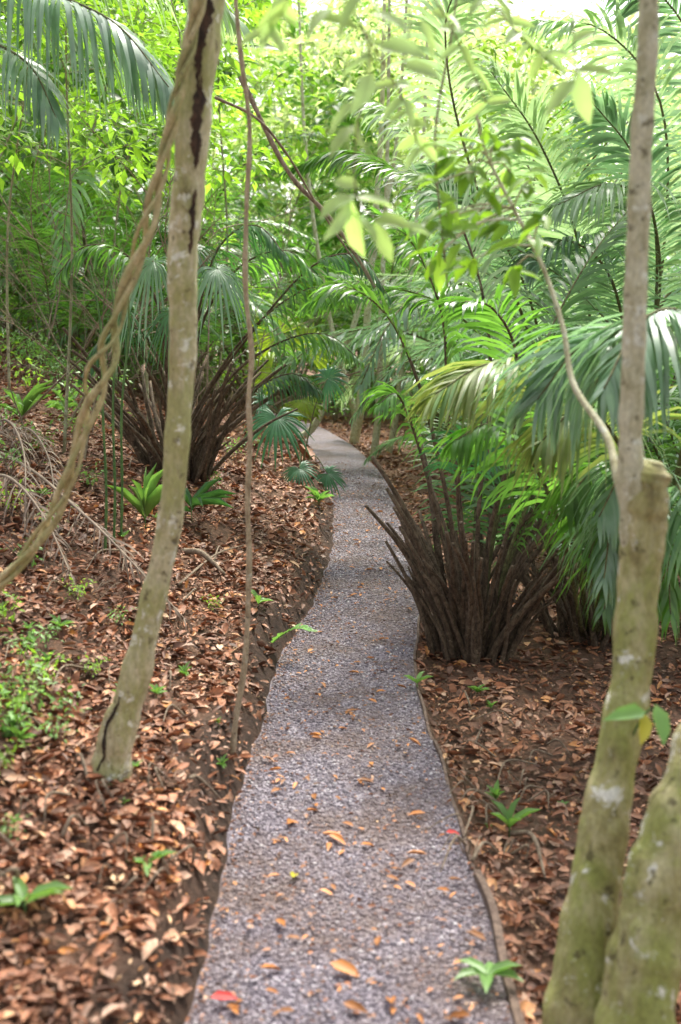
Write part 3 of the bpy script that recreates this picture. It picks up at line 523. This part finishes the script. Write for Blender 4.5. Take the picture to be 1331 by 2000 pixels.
def vine(name,pts,w,mat,label,group=None,ground=False,n=50,cat='vine'):
    if ground:
        gg=gat(pts[0][0],pts[0][1]); dY=gg.y-pts[0][2]; pts=[(a,b_,c_+dY) for a,b_,c_ in pts]
    C=[at(*q) for q in pts]
    if ground: C[0].z-=.03
    org=C[0].copy(); mb=MB(); tube(mb,spl(C,n),[rpx(w*(1-.35*i/(n-1)),pts[0][2])*(1+.13*math.sin(i*.9)) for i in range(n)],8); o=mb.build(name,mat,None,True,org); o.location=org; return tag(o,label,cat,group)
vine('liana',[(452,1475,4.3),(462,1400,4.3),(480,1280,4.3),(487,1100,4.3),(484,980,4.3),(489,860,4.3),(486,780,4.3),(492,690,4.3),(480,560,4.3),(482,400,4.3),(488,250,4.3),(470,100,4.3),(455,-80,4.3),(440,-400,4.3)],13,M['liana'],'thin brown liana rising straight from the left bank beside the path',ground=True,n=70)
vine('liana',[(470,150,6),(560,330,6),(640,420,6),(690,490,6),(735,565,6)],10,M['twig'],'brown vine slanting down in the centre above the path')
vine('liana',[(420,190,5.6),(500,230,5.7),(560,300,5.8),(620,400,6),(700,520,6)],6,M['twig'],'finer brown vine slanting beside the thicker centre vine')
vine('liana',[(900,-60,3.2),(880,80,3.2),(858,200,3.2),(850,290,3.2),(860,420,3.4),(875,560,3.6)],5,M['twig'],'very thin dark vine hanging from the top right of centre')
for i,px in enumerate((205,222,236)):
    vine('green_stem',[(px,1080-i*14,6.6),(px+3,960,6.6),(px-4+i*3,800,6.6),(px-8+i*12,640,6.6),(px-30+i*20,520,6.6)],6,M['greenstem'],'slender upright green stem on the left bank between vine and tree','green stems on the left bank',True,cat='stem')
for i,(x0,y0,x1,y1,Y_,w) in enumerate(((622,905,690,640,15.5,13),(690,880,722,560,17,17),(728,905,745,600,15,13),(760,880,800,560,16,11),(700,870,640,600,20,12))):
    A_=gp(x0,Y_); l,r=edges(Y_)
    if A_.x>l-.1 and A_.x<r+.1: A_.x=float(l)-.15; A_.z=hz(A_.x,A_.y); x0=665.5+A_.x/Y_*FPX
    pts_=[(x0,640+(CZ-A_.z)*FPX/Y_,Y_),((x0*2+x1)/3+6,(y0*2+y1)/3,Y_),(x1,y1,Y_),(x1+(x1-x0)*.7,y1-300,Y_),(x1+(x1-x0),y1-700,Y_)]
    root=T('slim_tree','slim pale yellowish tree trunk leaning at the bend of the path','tree',A_,'slim trunks at the path bend'); C=[at(*q) for q in pts_]; C[0]=A_+Vector((0,0,-.05)); mb=MB(); tube(mb,spl(C,24),[rpx(w,Y_)*(1.25-.9*k/23) for k in range(24)],8,rough=.05); mb.build('trunk',M['stem'],root)
    V,F=crown_pts([C[-1].lerp(C[-2],U(0,.8))+Vector((U(-1.2,1.2),U(-1,1),U(-.6,.6))) for _ in range(12)],22,.3,(.1,.2)); link('crown',npmesh('crown',V-np.array(A_)[None],F,M['treehaze']),root)
# ---------------------------------------------------------------- right tree
RT=T('tree','forked mottled tree with mossy trunks at the right edge of the picture','tree',gp(1130,2.5))
base=origin_of(RT)
def stemtube(pts,wid,mat,name,n=90,rough=.05,sides=24,seed=0):
    W=[at(*q) for q in pts]; P=spl(W,n); rad=lerpl([rpx(w,q[2]) for w,q in zip(wid,pts)],n); rad=[r_*(1+.04*math.sin(i*.7+seed)+.03*math.sin(i*1.6)) for i,r_ in enumerate(rad)]; mb=MB(); tube(mb,P,rad,sides,rough=rough,seed=seed); mb.build(name,mat,RT); return P,rad
P,rad=stemtube([(1085,2300,2.45),(1112,2100,2.47),(1138,1900,2.52),(1170,1680,2.6),(1205,1480,2.68),(1238,1280,2.75),(1254,1080,2.8),(1262,980,2.8),(1272,925,2.8),(1278,900,2.8)],[190,150,124,102,86,82,84,86,72,30],M['barkr'],'trunk',rough=.11,seed=3)
P,rad=stemtube([(1250,1100,2.82),(1240,980,2.8),(1232,860,2.8),(1238,700,2.8),(1244,500,2.8),(1252,320,2.8),(1262,150,2.8),(1267,0,2.8),(1272,-200,2.8),(1280,-600,2.8),(1260,-1300,2.9)],[80,60,46,45,43,42,38,36,34,32,20],M['stem'],'upper_stem',seed=5,rough=.09)
stemtube([(1200,2330,2.32),(1236,2080,2.34),(1266,1850,2.4),(1305,1660,2.46),(1368,1480,2.54),(1450,1250,2.62),(1500,900,2.7),(1540,300,2.8)],[205,170,150,132,114,100,84,56],M['barkr'],'second_trunk',seed=9,rough=.12)
bp=[(1225,1010,2.8),(1205,930,2.85),(1185,850,2.95),(1120,750,3.1),(1100,640,3.2),(1060,520,3.3),(1000,400,3.35),(950,300,3.4),(930,220,3.4)]
W=[at(*q) for q in bp]; PB=spl(W,40); mb=MB(); tube(mb,PB,lerpl([.012,.010,.008,.006,.005,.004],40),8)
lp=[];ld=[]
for (px,py) in [(1040,350),(1000,280),(960,290),(910,330),(880,300),(850,360),(930,420),(990,430),(1030,470),(890,460),(850,500),(960,370),(870,420),(1000,340),(940,250),(1060,420),(920,510),(840,440),(1010,520)]:
    e=at(px,py,3.3+U(-.2,.2)); s=min(PB[20:],key=lambda q:(q-e).length); tube(mb,spl([s,s.lerp(e,.5)+Vector((0,0,.02)),e],5),[.003]*5,4,False)
    for j in range(5): lp.append(e+Vector((U(-.02,.02),U(-.02,.02),U(-.02,.02)))); ld.append(((e-s).normalized()*.5+Vector((U(-1,1),U(-1,1),U(-.9,.2)))))
fb=mb.build('branch',M['stem'],RT); n=len(lp); V,F=leaves(np.array(lp),np.array(ld),RN.randn(n,3)*.3+np.array([0,-.4,.8]),.07+.05*RN.rand(n),.03+.018*RN.rand(n),T8,F8)
link('foliage',npmesh('foliage',V-np.array(base)[None],F,M['tree']),fb)
s0=at(1278,-500,2.8); mb=MB(); main=spl([s0,at(1100,-420,2.7),at(900,-250,2.6),at(760,-110,2.55),at(640,-40,2.5)],30); tube(mb,main,lerpl([.014,.010,.006,.004],30),8)
LV=[]
for a in [(730,30,800,55,40),(730,75,715,130,35),(745,90,830,105,45),(730,110,660,150,37),(700,60,600,25,35),(790,130,865,148,38),(725,150,692,215,42),(700,200,640,260,38),(700,230,708,290,37),(690,250,645,300,31),(720,-20,660,60,40),(650,20,600,65,31),(820,40,850,115,31),
          (690,385,625,420,41),(690,400,705,505,52),(700,390,775,400,40),(735,430,800,440,38),(700,365,650,352,33),(735,440,765,510,38),(760,440,845,452,31),(680,400,640,465,33),(690,420,740,470,33)]: LV.append(a+(2.45,))
tws=[[(640,-40,2.5),(700,40,2.45),(725,120,2.45),(700,230,2.45),(695,380,2.45),(740,430,2.45)],[(760,-110,2.55),(800,20,2.5),(790,130,2.45)],[(640,-40,2.5),(570,-10,2.6),(520,60,2.7)],[(850,-200,2.6),(940,-40,2.8),(990,40,2.9),(1060,110,3.0)],[(760,-110,2.55),(850,0,2.8),(900,90,2.9),(950,200,3.0)],[(700,40,2.45),(780,180,2.7),(820,290,2.8)],[(1100,-420,2.7),(1110,-100,2.6),(1120,60,2.55),(1125,150,2.5)]]
for q in tws:
    S_=spl([at(*z) for z in q],16); tube(mb,S_,[.0020]*16,5,False)
for q in tws[2:6]:
    S_=spl([Vector(z) for z in q],10)
    for j in range(4,10):
        for sd in (-1,1):
            x,y_,Y_=S_[j]; LV.append((x,y_,x+sd*U(20,55),y_+U(-15,60),U(16,26),Y_))
for a in [(1125,140,1200,140,34),(1130,150,1150,240,44),(1120,120,1060,98,26),(1120,160,1068,220,34),(1120,80,1165,60,26)]: LV.append(a+(2.5,))
bo=mb.build('branch',M['twig'],RT)
lp=[];ld=[];LL=[];WW=[];nn=[]
for x0,y0,x1,y1,w,Y_ in LV:
    Y1=Y_+U(-.07,.05); a=at(x0,y0,Y_); e=at(x1,y1,Y1); a+= (a-e)*.1; lp.append(a); ld.append(e-a); LL.append((e-a).length*1.05); WW.append(w*Y_/FPX*1.05); nn.append((U(-.8,.8),-.7,U(.0,1.1)))
V,F=leaves(np.array(lp),np.array(ld),np.array(nn),np.array(LL),np.array(WW),T8,F8); link('foliage',npmesh('foliage',V-np.array(base)[None],F,M['near']),bo)
sp=MB(); s0=at(1235,1440,2.66); e0=at(1270,1385,2.6); tube(sp,spl([s0,s0.lerp(e0,.5)+Vector((0,0,.01)),e0],6),[.003]*6,5); sb=sp.build('sprout',M['greenstem'],RT)
for nm,a,mt in (('leaf',(1262,1390,2.58,1190,1400,2.5,40),'herb'),('leaf',(1280,1375,2.58,1300,1450,2.52,44),'herb'),('leaf',(1262,1395,2.58,1255,1450,2.52,34),'yellow')):
    A_=at(*a[:3]);E=at(*a[3:6]); V,F=leaves([A_],[E-A_],[(.2,-.7,.7)],[(E-A_).length*1.05],[a[6]*2.6/FPX],T8,F8); link('leaf',npmesh('leaf',V-np.array(base)[None],F,M[mt]),sb)
tp=at(1260,-1300,2.9); V,F=crown_pts([tp+Vector((U(-.9,.9),U(-.9,.9),U(-.4,.8))) for _ in range(10)],18,.25,(.08,.14)); link('crown',npmesh('crown',V-np.array(base)[None],F,M['tree']),RT)
# ---------------------------------------------------------------- dead fronds on left
def deadfrond(pp,label,L=.28,nl=38,Wd=.010,hh=.14):
    C=[gat(max(px,-60),py) for px,py in pp]
    for i,c in enumerate(C): c.z+=.05+hh*math.sin(math.pi*i/(len(C)-1))
    root=T('dead_frond',label,'palm frond',C[0]); mr,ml=MB(),MB(); frond(mr,ml,C,.010,.05,nl,L,Wd,1.1,.0,fwd=(.7,1.2),mess=2.0); mr.build('midrib',M['dryfrond'],root); ml.build('leaflets',M['dryfrond'],root)
deadfrond([(-40,880),(60,960),(140,1050),(210,1120),(290,1185),(370,1240)],'long dry grey-brown palm frond lying down the left bank to the leaning tree')
deadfrond([(-50,960),(20,1000),(90,1080),(150,1170)],'shorter dry palm frond lying lowest at the left edge',.3)
deadfrond([(0,860),(60,900),(100,970),(110,1040)],'tangled dry palm frond lying uppermost on the left bank',.3,hh=.18)
deadfrond([(-60,900),(10,900),(50,970),(50,1060)],'dry palm frond with hanging strands between the other dry fronds',.34,hh=.25)
def stick(a,b_,w,label,group=None):
    A_=gat(*a);E=gat(*b_); A_.z+=.02;E.z+=.02; mb=MB(); m_=A_.lerp(E,.5)+Vector((U(-.04,.04),U(-.04,.04),.05)); m_.z=max(m_.z,hz(m_.x,m_.y)+.02)
    tube(mb,spl([A_,m_,E],14),lerpl([w,w*.8,w*.4],14),6,rough=.08); o=mb.build('fallen_stick',M['twig'],None,True,A_); o.location=A_; tag(o,label,'stick',group)
stick((360,1085),(440,1130),.02,'thick short broken stick on the leaves right of the leaning tree')
stick((350,1150),(480,1070),.008,'long thin stick lying across the left bank')
stick((370,1535),(435,1580),.008,'thin stick pointing down towards the left path edge')
stick((1000,1640),(1065,1730),.010,'pale stick in the leaves left of the mossy trunk')
for i in range(95):
    x=U(0,420) if i%3 else U(900,1080); y_=U(850,1750) if i%3 else U(1380,1700); stick((x,y_),(x+U(-90,60),y_+U(-30,60)),U(.002,.007),'small brown twig lying among the fallen leaves','twigs on the leaf litter')
for px,py,lab in ((515,870,'large dry reddish-brown leaf sheath on the bank behind the young fan palm'),(590,892,'dry reddish-brown leaf sheath standing at the path edge by the young fan palm')):
    p=gat(px,py+12); o=link('dry_leaf_sheath',one_leaf_mesh('dry_leaf_sheath',.36,.18,M['litter'],1.2)); o.location=p+Vector((0,0,.10)); o.rotation_euler=(.4,-.7,.3 if px<550 else 2.2); tag(o,lab,'dry leaf')
# ---------------------------------------------------------------- small plants
def rosette(p,n,L,Wd,label,cat='seedling',group=None,mat='herb',e=(.3,1.1),name='seedling',droop=.8):
    root=T(name,label,cat,p,group); mb=MB(); top=Vector((0,0,L*.35)); tube(mb,[Vector((0,0,-.02)),top*.5,top],[.004,.003,.002],5); mb.build('stem',M['greenstem'],root,org=Vector((0,0,0)))
    for i in range(n):
        a=i*2.4+U(-.3,.3); el_=U(*e); d=Vector((math.cos(a)*math.cos(el_),math.sin(a)*math.cos(el_),math.sin(el_))); l=L*U(.7,1.1)
        V,F=leaves([tuple(top*U(.6,1))],[tuple(d)],[(-d.x*.5,-d.y*.5,1)],[l],[Wd*l/L],T8*np.array([1,1,1.8*droop]),F8); link('leaf',npmesh('leaf',V,F,M[mat]),root)
    return root
rosette(gat(950,1930),6,.10,.045,'small bright green seedling at the bottom edge of the path beside the board',e=(.0,.6))
rosette(gat(995,1635),5,.12,.04,'small green seedling in the leaves right of the path',e=(.5,1.2))
rosette(gat(50,1790),5,.12,.05,'broad-leaved green seedling in the bottom left corner',e=(.1,.9))
rosette(gat(290,1705),5,.08,.03,'grey-green seedling on the near left bank',e=(.1,.8))
rosette(gat(622,990),16,.16,.05,'bright green tuft at the left edge of the path near the bend',e=(.2,1.1))
rosette(gat(285,1040),9,.34,.026,'slender green palm seedling left of the leaning tree',mat='herb',e=(.7,1.4))
rosette(gat(375,1020),9,.30,.04,'dark green palm seedling just right of the leaning tree',mat='fandark',e=(.1,.9))
rosette(gat(45,840),9,.34,.04,'green palm seedling high on the left bank',e=(.2,1.1))
rosette(gat(130,820),8,.28,.04,'smaller green seedling high on the left bank by the vine',e=(.2,1.1))
rosette(gat(815,1345),5,.08,.03,'tiny dark green plant at the right path edge below the palm clump',e=(.2,1))
rosette(gat(505,1190),4,.10,.035,'tiny green sprout on the left bank behind the liana',e=(.2,1))
fb_=gat(530,1262); root=T('fern','small light green fern leaning out over the left path edge','fern',fb_); add_custom(root,[fb_,at(552,1240,fb_.y-.05),at(582,1225,fb_.y-.1),at(614,1232,fb_.y-.15)],M['herb'],r0=.003,pet=.1,nl=16,L=.06,W=.022,droop=.2,smat=M['greenstem'])
pr=rosette(Vector((-1.2,3.0,hz(-1.2,3.0))),6,.07,.03,'small green herb sprouting through the dry leaves on the bank',group='herbs on the leaf litter')
pr2=rosette(Vector((-1.5,3.6,hz(-1.5,3.6))),9,.09,.03,'small green herb sprouting through the dry leaves on the bank',group='herbs on the leaf litter')
for i in range(40):
    if i<12: p=gat(U(0,150),U(1180,1500))
    elif i<34: p=gat(U(0,460),U(900,1700))
    else: p=gat(U(880,1100),U(1350,1750))
    l,r=edges(p.y)
    if p.x>l-.06 and p.x<r+.06: continue
    o=copy_tree(random.choice((pr,pr2))); o.location=p; o.rotation_euler=(U(-.2,.2),U(-.2,.2),U(0,6.28)); s=U(.3,.9); o.scale=(s,s,s*U(.7,1.3))
for px,py,s in [(20,1420,.22),(70,1400,.25),(110,1460,.2),(40,1380,.28),(130,1410,.22),(30,1450,.25),(80,1350,.25),(40,1300,.25),(90,1270,.2),(10,1230,.28),(150,1180,.2),(60,1120,.25),(30,1010,.3),(100,1040,.25),(180,960,.3),(20,930,.35),(90,890,.4),(150,860,.4),(10,850,.45),(250,870,.4),(60,780,.6),(130,770,.6),(200,800,.5),(0,740,.7),(90,720,.7),(170,730,.7),(420,960,.25),(460,900,.35),(500,880,.35),(230,1230,.16),(180,1330,.16),(420,1200,.16),(20,1650,.12),(0,1520,.2)]:
    put_shrub(gat(px,py),3,2 if R()<.7 else 0,s,'small leafy green weed growing on the left bank','weeds on the left bank','weed','weed')
k=0
while k<30:
    Y_=U(9,20); px=U(-50,560) if R()<.7 else U(800,1300); p=gp(px,Y_); l,r=edges(Y_)
    if (p.x>l-.4 and p.x<r+.4) or clear(px,Y_): continue
    put_shrub(p,1,2,U(.4,.8),'low bright green herb clump covering the upper bank','low herb clumps','herb_clump','herb'); k+=1
# ---------------------------------------------------------------- light, sky, camera
EL_,AZ=math.radians(58),math.radians(14)
w=bpy.data.worlds.new('World'); scene.world=w; w.use_nodes=True; nt=w.node_tree; bgn=nt.nodes['Background']
sky=nt.nodes.new('ShaderNodeTexSky'); sky.sky_type='NISHITA'; sky.sun_disc=False; sky.sun_elevation=EL_; sky.sun_rotation=AZ; sky.dust_density=5; sky.air_density=1.2; sky.ozone_density=.5
hs=nt.nodes.new('ShaderNodeHueSaturation'); hs.inputs['Saturation'].default_value=.3; hs.inputs['Value'].default_value=2.4; nt.links.new(sky.outputs[0],hs.inputs['Color']); nt.links.new(hs.outputs[0],bgn.inputs[0]); bgn.inputs[1].default_value=.15
sd=bpy.data.lights.new('Sun','SUN'); sd.energy=5.0; sd.angle=math.radians(12); sd.color=(1,.955,.85); so=bpy.data.objects.new('Sun',sd); COL.objects.link(so)
dv=-Vector((math.sin(AZ)*math.cos(EL_),math.cos(AZ)*math.cos(EL_),math.sin(EL_))); so.rotation_euler=dv.to_track_quat('-Z','Y').to_euler()
cd=bpy.data.cameras.new('Camera'); co=bpy.data.objects.new('Camera',cd); COL.objects.link(co); co.location=(0,0,CZ); co.rotation_euler=(math.pi/2-TH,0,0)
cd.sensor_fit='VERTICAL'; cd.sensor_height=36; cd.sensor_width=24; cd.lens=36*FPX/2000; cd.clip_end=600; cd.clip_start=.05
cd.dof.use_dof=True; cd.dof.focus_distance=7.0; cd.dof.aperture_fstop=2.4
scene.camera=co; scene.view_settings.view_transform='Standard'; scene.view_settings.look='None'; scene.view_settings.exposure=0
